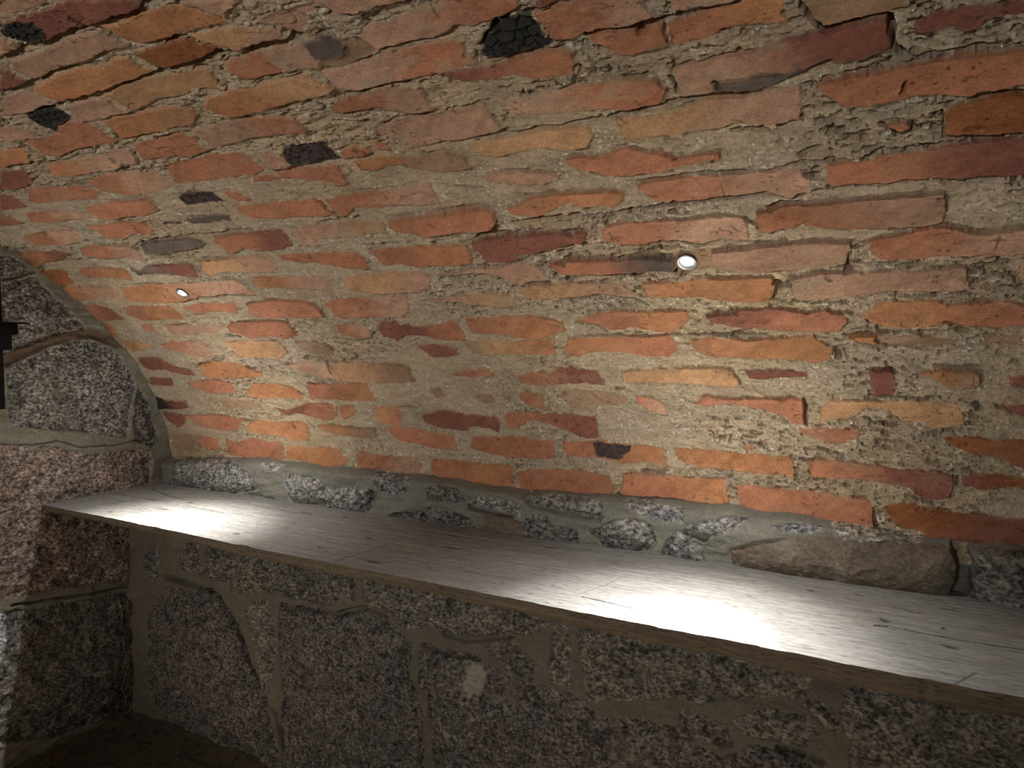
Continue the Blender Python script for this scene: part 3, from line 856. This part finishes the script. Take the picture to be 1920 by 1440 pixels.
vs = np.linspace(-0.03, H - .209 * S - .030, 560)
build_stone_wall('wall_base', 'base', 1, YB, us, vs, lambda U, V, h: np.stack([U, YB - h, V], -1), lambda q: q[:, [0, 2]],
                 (.165, .142, .108), .022, .006, False, 'rough granite rubble wall under the bench board', base_extra, grow=.007)

# rubble footing between the bench board and the bricks (plane y = .690 S)
YL = .690 * S
_bl = on_plane([(320, 858), (480, 857), (650, 879), (800, 890), (960, 915), (1170, 930), (1370, 947), (1640, 990), (1920, 1027)], 1, YL)   # lowest edge of the bricks
def brick_foot(U): return np.interp(U, _bl[:, 0], _bl[:, 2])
us = np.unique(np.concatenate([px_spaced((290, 960), (1985, 960), 1250, 1, YL, 0), np.linspace(.15 * S, 1.25 * S, 200)]))
vs = np.linspace(ZT - .002, H - .138 * S, 270)
def ledge_extra(U, V, h, col, gran, wu, wv):
    for p, w, dp in (([(1620, 1005), (1640, 1035), (1636, 1075), (1630, 1110), (1790, 1128)], .0, 0), ([(1800, 1030), (1812, 1060), (1808, 1100), (1795, 1125)], .014, .045),
                  ([(697, 1030 - 105), (705, 930), (690, 950)], .012, .02), ([(880, 950), (930, 962), (960, 968)], .008, .02), ([(985, 930), (1000, 945), (1060, 962), (1120, 972)], .010, .015),
                  ([(1290, 1000), (1320, 1010)], .010, .02)):
        if not dp: continue
        P = on_plane(p, 1, YL)[:, [0, 2]]
        d = line_d(U + .4 * wu, V + .4 * wv, P)
        h = h - dp * sstep(w * 1.2, w * .4, d)
    return h, col, gran
build_stone_wall('wall_back', 'ledge', 1, YL, us, vs, lambda U, V, h: np.stack([U, YL - h + .075 * sstep(-.024, .012, V - brick_foot(U) + .007 * fbm(U / .06, V * 0, 3, 731)), V], -1), lambda q: q[:, [0, 2]],
                 (.205, .200, .165), .026, .010, False, 'low granite rubble footing between the bench board and the bricks', ledge_extra, warp=.4, grow=.005)

# the far side of the room, behind the camera
def build_far_side():
    y0 = vault_ab(np.array([math.pi + .02]))[0][0]
    us = np.linspace(-S, 1.25 * S, 160); vs = np.linspace(-.02, ZC + .05, 80)
    U, V = np.meshgrid(us, vs)
    h = .02 * fbm(U / .3, V / .2, 3, 801)
    col = np.array([.25, .23, .19]) * (1 + .2 * fbm(U / .2, V / .2, 3, 802))[..., None]
    o = grid_mesh('wall_front', np.stack([U, y0 + .03 + h, V], -1), M_STONE, col, np.full(U.shape, .8), flip=True)
    o['kind'] = 'structure'; o['label'] = 'granite wall on the opposite side of the cellar'; o['category'] = 'wall'
    us = np.linspace(-1.0 * S, .75 * S, 160); vs = np.linspace(-.02, H + .30 * S, 80)
    U, V = np.meshgrid(us, vs)
    h = .02 * fbm(U / .3, V / .2, 3, 811)
    col = np.array([.26, .24, .20]) * (1 + .2 * fbm(U / .2, V / .2, 3, 812))[..., None]
    o = grid_mesh('wall_right', np.stack([1.2 * S - h, U, V], -1), M_STONE, col, np.full(U.shape, .8), flip=True)
    o['kind'] = 'structure'; o['label'] = 'granite end wall on the right'; o['category'] = 'wall'
build_far_side()

# floor of trodden earth
def build_floor():
    us = np.concatenate([np.linspace(-S - .05, -.3 * S, 420), np.linspace(-.3 * S, 1.25 * S, 100)[1:]])
    vs = np.concatenate([np.linspace(-1.0 * S, .3 * S, 90), np.linspace(.3 * S, .70 * S, 260)[1:]])
    U, V = np.meshgrid(us, vs)
    h = .008 * fbm(U / .25, V / .25, 3, 901) + .003 * fbm(U / .04, V / .04, 3, 902) + .001 * fbm(U / .01, V / .01, 2, 903)
    d = np.minimum(np.clip(U + S, 0, 9), np.clip(YB - V, 0, 9))
    h += .03 * np.exp(-d / .06)
    col = np.array([.105, .080, .058]) * (1 + .25 * fbm(U / .1, V / .1, 3, 905) + .2 * fbm(U / .012, V / .012, 2, 906))[..., None]
    fl = sstep(.55, .7, fbm(U / .016, V / .010, 2, 907))
    col *= (1 - .6 * fl)[..., None]
    o = grid_mesh('floor', np.stack([U, V, h - .012], -1), M_STONE, np.clip(col, .01, .8), np.full(U.shape, .25))
    o['kind'] = 'structure'; o['label'] = 'dark trodden earth floor'; o['category'] = 'floor'
build_floor()

# ------------------------------------------------------------------ bench board
def wood_mat():
    m, nt, b = new_mat('weathered_oak')
    L = nt.links.new
    at = N(nt, 'ShaderNodeAttribute', attribute_name='albedo')
    tc = N(nt, 'ShaderNodeTexCoord')
    mp = N(nt, 'ShaderNodeMapping'); mp.inputs['Scale'].default_value = (1.0, 16.0, 16.0)
    L(tc.outputs['Object'], mp.inputs['Vector'])
    n1 = N(nt, 'ShaderNodeTexNoise', Scale=14.0, Detail=6.0, Roughness=0.65, Distortion=0.2); L(mp.outputs['Vector'], n1.inputs['Vector'])
    mp2 = N(nt, 'ShaderNodeMapping'); mp2.inputs['Scale'].default_value = (1.0, 9.0, 9.0)
    L(tc.outputs['Object'], mp2.inputs['Vector'])
    n2 = N(nt, 'ShaderNodeTexNoise', Scale=55.0, Detail=2.0, Roughness=0.5); L(mp2.outputs['Vector'], n2.inputs['Vector'])
    r1 = ramp(nt, [(0.28, 0.66), (0.7, 1.22)]); L(n1.outputs['Fac'], r1.inputs['Fac'])
    r2 = ramp(nt, [(0.32, 0.42), (0.43, 0.98), (0.7, 1.12)]); L(n2.outputs['Fac'], r2.inputs['Fac'])
    m1 = N(nt, 'ShaderNodeMix', data_type='RGBA', blend_type='MULTIPLY'); m1.inputs['Factor'].default_value = 1
    L(r1.outputs['Color'], m1.inputs[6]); L(r2.outputs['Color'], m1.inputs[7])
    m2 = N(nt, 'ShaderNodeMix', data_type='RGBA', blend_type='MULTIPLY'); m2.inputs['Factor'].default_value = 1
    L(at.outputs['Color'], m2.inputs[6]); L(m1.outputs[2], m2.inputs[7])
    L(m2.outputs[2], b.inputs['Base Color'])
    b.inputs['Roughness'].default_value = .72; b.inputs['Specular IOR Level'].default_value = .3
    bp = N(nt, 'ShaderNodeBump', Strength=.35, Distance=.002)
    L(n1.outputs['Fac'], bp.inputs['Height']); L(bp.outputs['Normal'], b.inputs['Normal'])
    return m
M_WOOD = wood_mat()

KNOTS = [(697, 1009, 12, 4), (605, 1027, 9, 3), (704, 1053, 26, 7), (850, 1026, 26, 4), (860, 1003, 22, 4), (576, 961, 20, 4), (653, 969, 10, 3), (1035, 1024, 22, 4), (1520, 1108, 9, 3),
         (1382, 1138, 8, 2), (1408, 1118, 8, 2), (1664, 1165, 16, 5), (1660, 1175, 12, 3), (1795, 1215, 30, 7), (1715, 1133, 12, 3), (1780, 1143, 30, 3), (1612, 1116, 14, 3), (1715, 1149, 18, 3), (1897, 1152, 14, 4), (228, 940, 8, 3), (207, 960, 8, 3),
         (1770, 1180, 6, 3), (355, 942, 12, 3), (440, 1000, 10, 3), (305, 955, 14, 3)]
SPLITS = [[(208, 924), (240, 930), (265, 934), (290, 940)], [(285, 915), (315, 929), (345, 937), (390, 942)], [(1640, 1174), (1665, 1175), (1740, 1190), (1830, 1206), (1920, 1219), (2000, 1232)],
          [(480, 948), (560, 962)], [(350, 950), (420, 962)], [(1700, 1146), (1735, 1152)], [(1090, 1117), (1140, 1128), (1200, 1144)], [(630, 1052), (690, 1034), (740, 1018)], [(1080, 1112), (1130, 1096), (1170, 1078)], [(1780, 1290), (1830, 1262)]]
def build_board():
    xs = np.unique(np.concatenate([px_spaced((60, 1010), (1985, 1250), 1500, 1, .51 * S, 0), np.linspace(.2 * S, 1.15 * S, 160)]))
    xs = xs[xs > -S + .004]
    nt_, nf, nb = 300, 34, 10
    X1 = xs
    yf = .5075 * S + .004 * fbm(X1 / .5, X1 * 0, 2, 301) - .0022 * fbm(X1 / .03, X1 * 0 + 3, 3, 302) + .010 * sstep(-.45 * S, -S, X1)
    chip = .004 * sstep(.50, .8, fbm(X1 / .045, X1 * 0 + 8, 2, 303))
    yf = yf + chip
    yb = np.full(X1.shape, .705 * S)
    th_ = .024 + .012 * sstep(-.8 * S, .1 * S, X1) + .005 * fbm(X1 / .22, X1 * 0 + 5, 3, 304)
    rows = []
    v = np.linspace(0, 1, nt_) ** .85
    for t in v[::1]:                                    # top, back -> front
        rows.append(np.stack([X1, yb + (yf - yb) * t, np.full(X1.shape, ZT)], -1))
    for k in range(1, nf + 1):                          # front face, top -> bottom (waney lower edge)
        t = k / nf
        bulge = .004 * math.sin(math.pi * t)
        off = .0030 * fbm(X1 / .15, X1 * 0 + t * 2.2, 3, 305) + .0009 * fbm(X1 / .03, X1 * 0 + t * 9, 2, 306)
        rows.append(np.stack([X1, yf + .0035 * min(1, 5 * t) + abs(off) * min(1, 6 * t) + .012 * t ** 3, ZT - th_ * t], -1))
    for k in range(1, nb + 1):
        t = k / nb
        rows.append(np.stack([X1, yf + .012 + (yb - yf - .012) * t, ZT - th_ + 0 * X1], -1))
    rows.append(rows[0].copy())
    V = np.stack(rows)
    X, Y = V[..., 0], V[..., 1].copy()
    top = np.zeros(X.shape); top[:nt_] = 1
    ff = np.zeros(X.shape); ff[nt_:nt_ + nf] = 1
    g1 = fbm(X / .35, Y / .012, 4, 311); g2 = fbm(X / .10, Y / .004, 3, 312); g3 = fbm(X / .5, Y / .15, 3, 313)
    zoff = .0012 * g1 + .0005 * g2 + .0025 * fbm(X / .6, Y / .2, 2, 314)
    col = np.array([.228, .224, .214]) * (1 + .10 * g1 + .07 * g2 + .12 * g3)[..., None]
    yel = sstep(.1, .7, fbm(X / .12, Y / .06, 3, 315))[..., None] * .35
    col = col * (1 - yel) + np.array([.25, .228, .178]) * yel
    dark = sstep(.3, .75, fbm(X / .16, Y / .018, 4, 316))[..., None] * .40
    col = col * (1 - dark * .55)
    for kx, ky, rx, ry in KNOTS:
        c, a, b = on_plane([(kx, ky), (kx + rx * .75, ky + rx * .12), (kx, ky + ry * .6)], 2, ZT)
        ax = abs(a[0] - c[0]) + .002; by = abs(b[1] - c[1]) + .001
        e = np.hypot((X - c[0] - .012 * g3) / ax, (Y - c[1] + .003 * g1) / by)
        k = sstep(1.15, .2, e) * top
        zoff -= .004 * sstep(1.0, .3, e) * top
        col = col * (1 - .88 * k[..., None]) + np.array([.07, .05, .035]) * .82 * k[..., None]
    for n_, p in enumerate(SPLITS):
        P = on_plane(p, 2, ZT)[:, :2]
        d = line_d(X + .003 * g3, Y + .002 * g1, P)
        faint = n_ >= 7
        w = .0018 if n_ < 3 else .0011
        k = sstep(w * (2.2 if faint else 1.6), w * .4, d) * top
        zoff -= (.0012 if faint else .010) * k
        col = col * (1 - (.35 if faint else .6) * k[..., None])
    V[..., 2] += zoff * top
    side = np.array([.175, .135, .088]) * (1 + .25 * fbm(X / .3, V[..., 2] / .008, 4, 321) + .15 * g2)[..., None]
    col = np.where(top[..., None] > 0, col, side)
    V[-1] = V[0]; V[nt_, :, 2] = V[nt_, :, 2]
    o = grid_mesh('bench_board', V, M_WOOD, np.clip(col, .01, .8), flip=False)
    # close the two ends
    bm = bmesh.new(); bm.from_mesh(o.data); bm.verts.ensure_lookup_table()
    R, Cn = X.shape
    for j in (0, Cn - 1):
        ring = [bm.verts[i * Cn + j] for i in range(R - 1)]
        try: bm.faces.new(ring if j else ring[::-1])
        except ValueError: pass
    bmesh.ops.remove_doubles(bm, verts=bm.verts, dist=1e-6)
    bmesh.ops.recalc_face_normals(bm, faces=bm.faces)
    bm.to_mesh(o.data); bm.free()
    o.data.set_sharp_from_angle(angle=math.radians(38))
    o['label'] = 'long weathered grey oak board lying on the granite wall as a bench'; o['category'] = 'bench'
    return o
build_board()

# ------------------------------------------------------------------ LED spots
M_STEEL, _nt, _b = new_mat('brushed_steel'); _b.inputs['Base Color'].default_value = (.50, .51, .52, 1); _b.inputs['Metallic'].default_value = 1; _b.inputs['Roughness'].default_value = .42
M_LED, _nt, _b = new_mat('led_lens'); _b.inputs['Base Color'].default_value = (.9, .9, .9, 1); _b.inputs['Emission Color'].default_value = (1, .985, .96, 1); _b.inputs['Emission Strength'].default_value = 1.3

def add_spot(name, loc, axis, energy, size, blend, radius=.008):
    l = bpy.data.lights.new(name, 'SPOT'); l.energy = energy; l.spot_size = math.radians(size); l.spot_blend = blend; l.shadow_soft_size = radius
    l.color = LED_COLOR
    o = bpy.data.objects.new(name, l); COL.objects.link(o)
    o.location = loc; o.rotation_euler = Vector(axis).to_track_quat('-Z', 'Y').to_euler()
    return o
LED_COLOR = (1.0, .965, .91)
CORE_W, BEAM_W, CROSS_W = 360.0, 1.4, 4.4

def vault_frame(x, s):
    th = float(th_of_s(s)); y, z = vault_ab(th)
    n = Vector((0, -math.cos(th) / EA, -math.sin(th) / EB)).normalized()
    return Vector((x, float(y), float(z))), n

def led_fixture(x, s, label):
    p, n = vault_frame(x, s)
    root = bpy.data.objects.new('recessed_spotlight', None); COL.objects.link(root)
    root.empty_display_size = .02
    root.location = p + n * .001; root.rotation_euler = n.to_track_quat('Z', 'Y').to_euler()
    root['label'] = label; root['category'] = 'light'; root['group'] = 'small LED spots let into the brick vault'
    bm_obj('trim_ring', lathe([(.0082, -.012), (.0150, -.012), (.0165, .0005), (.0172, .0016), (.0168, .0030), (.0150, .0034), (.0130, .0022), (.0100, .0004), (.0082, -.0010)]), M_STEEL, root, True)
    bm_obj('lens', lathe([(.0078, -.010), (.0080, -.002), (.0076, .0018), (.0060, .0040), (.0032, .0053), (.0010, .0056)]), M_LED, root, True)
    return p, n

for px_, ax_, lab in (((1288, 490), -.32 * S, 'small round lit LED spot in the bricks above the middle of the oak bench'), ((343, 549), -.66 * S, 'small round lit LED spot in the bricks near the granite end wall')):
    q = on_vault([px_])[0]
    p, n = led_fixture(q[0], q[1], lab)
    aim = Vector((.006, -.046, -.275)).normalized()          # the eyeball is swivelled down on the board
    aim_b = (n * .35 + Vector((.05, 0, -.65))).normalized()
    for w_, a_ in ((CORE_W, 19), (CORE_W * .030, 34), (CORE_W * .014, 66)):
        add_spot('led_core', p + n * .024, aim, w_, a_, 1.0, .006)
    add_spot('led_beam', p + n * .022, aim_b, BEAM_W, 120, 1.0)
    # unseen spot assumed opposite, behind the camera; its across beam is added as fill
    p2 = Vector((p.x, 2 * YC - p.y, p.z)); n2 = Vector((n.x, -n.y, n.z))
    add_spot('fill_across', p2 + n2 * .012, Vector((ax_, .60 * S, H + .02 * S)) - p2, CROSS_W, 70, 1.0)
    add_spot('led_beam', p2 + n2 * .010, Vector((aim_b.x, -aim_b.y, aim_b.z)), BEAM_W, 115, 1.0)

# ------------------------------------------------------------------ black iron bar with latch at the left edge of the view
M_IRON, _nt, _b = new_mat('black_wrought_iron'); _b.inputs['Base Color'].default_value = (.006, .006, .006, 1); _b.inputs['Roughness'].default_value = .85; _b.inputs['Specular IOR Level'].default_value = .15
_n = N(_nt, 'ShaderNodeTexNoise', Scale=90.0, Detail=4.0); _bp = N(_nt, 'ShaderNodeBump', Strength=.3, Distance=.002)
_nt.links.new(_n.outputs['Fac'], _bp.inputs['Height']); _nt.links.new(_bp.outputs['Normal'], _b.inputs['Normal'])
XI = -S + .045
def iron_box(pa, pb, d0, d1, bev=.0015):
    a, b = on_plane([pa, pb], 0, XI)
    bm = bmesh.new(); bmesh.ops.create_cube(bm, size=1)
    for v in bm.verts:
        v.co = Vector((XI + (d0 if v.co.x < 0 else d1), a[1] if v.co.y < 0 else b[1], a[2] if v.co.z > 0 else b[2]))
    bmesh.ops.recalc_face_normals(bm, faces=bm.faces)
    bmesh.ops.bevel(bm, geom=bm.edges[:], offset=bev, segments=2, affect='EDGES')
    return bm
def build_iron():
    q = on_plane([(0, 765)], 0, XI)[0]
    root = bpy.data.objects.new('door_latch', None); COL.objects.link(root); root.location = q
    root.empty_display_size = .03
    root['label'] = 'black iron bar with a latch hook against the granite at the left edge'; root['category'] = 'latch'
    inv = Matrix.Translation(-Vector(q))
    def part(nm, bm):
        bm.transform(inv); return bm_obj(nm, bm, M_IRON, root)
    part('bar', iron_box((-34, 456), (3.5, 640), -.043, .006))
    part('lower_plate', iron_box((-40, 640), (7.5, 767), -.043, .008))
    part('keeper', iron_box((-30, 612), (15, 656), -.012, .022))
    part('catch', iron_box((-25, 606), (28, 627), -.010, .018))
    bm = iron_box((-20, 603), (54, 608), -.004, .006, .001)
    mx = max(v.co.y for v in bm.verts)
    part('prong', bm)
build_iron()

# ------------------------------------------------------------------ camera, world, view
cam = bpy.data.cameras.new('camera'); cam.sensor_fit = 'HORIZONTAL'; cam.sensor_width = 36; cam.lens = F * 36 / 1920
cam.clip_start = .01
co = bpy.data.objects.new('camera', cam); COL.objects.link(co)
m = Matrix(((RT[0], UP[0], -FW[0]), (RT[1], UP[1], -FW[1]), (RT[2], UP[2], -FW[2]))).to_4x4()
m.translation = Vector(EYE)
co.matrix_world = m
SC.camera = co
w = bpy.data.worlds.new('cellar_air'); SC.world = w; w.use_nodes = True
w.node_tree.nodes['Background'].inputs[0].default_value = (0, 0, 0, 1)
SC.view_settings.view_transform = 'Standard'; SC.view_settings.look = 'None'
SC.view_settings.gamma = 1; SC.view_settings.use_curve_mapping = False
SC.view_settings.exposure = 3.55
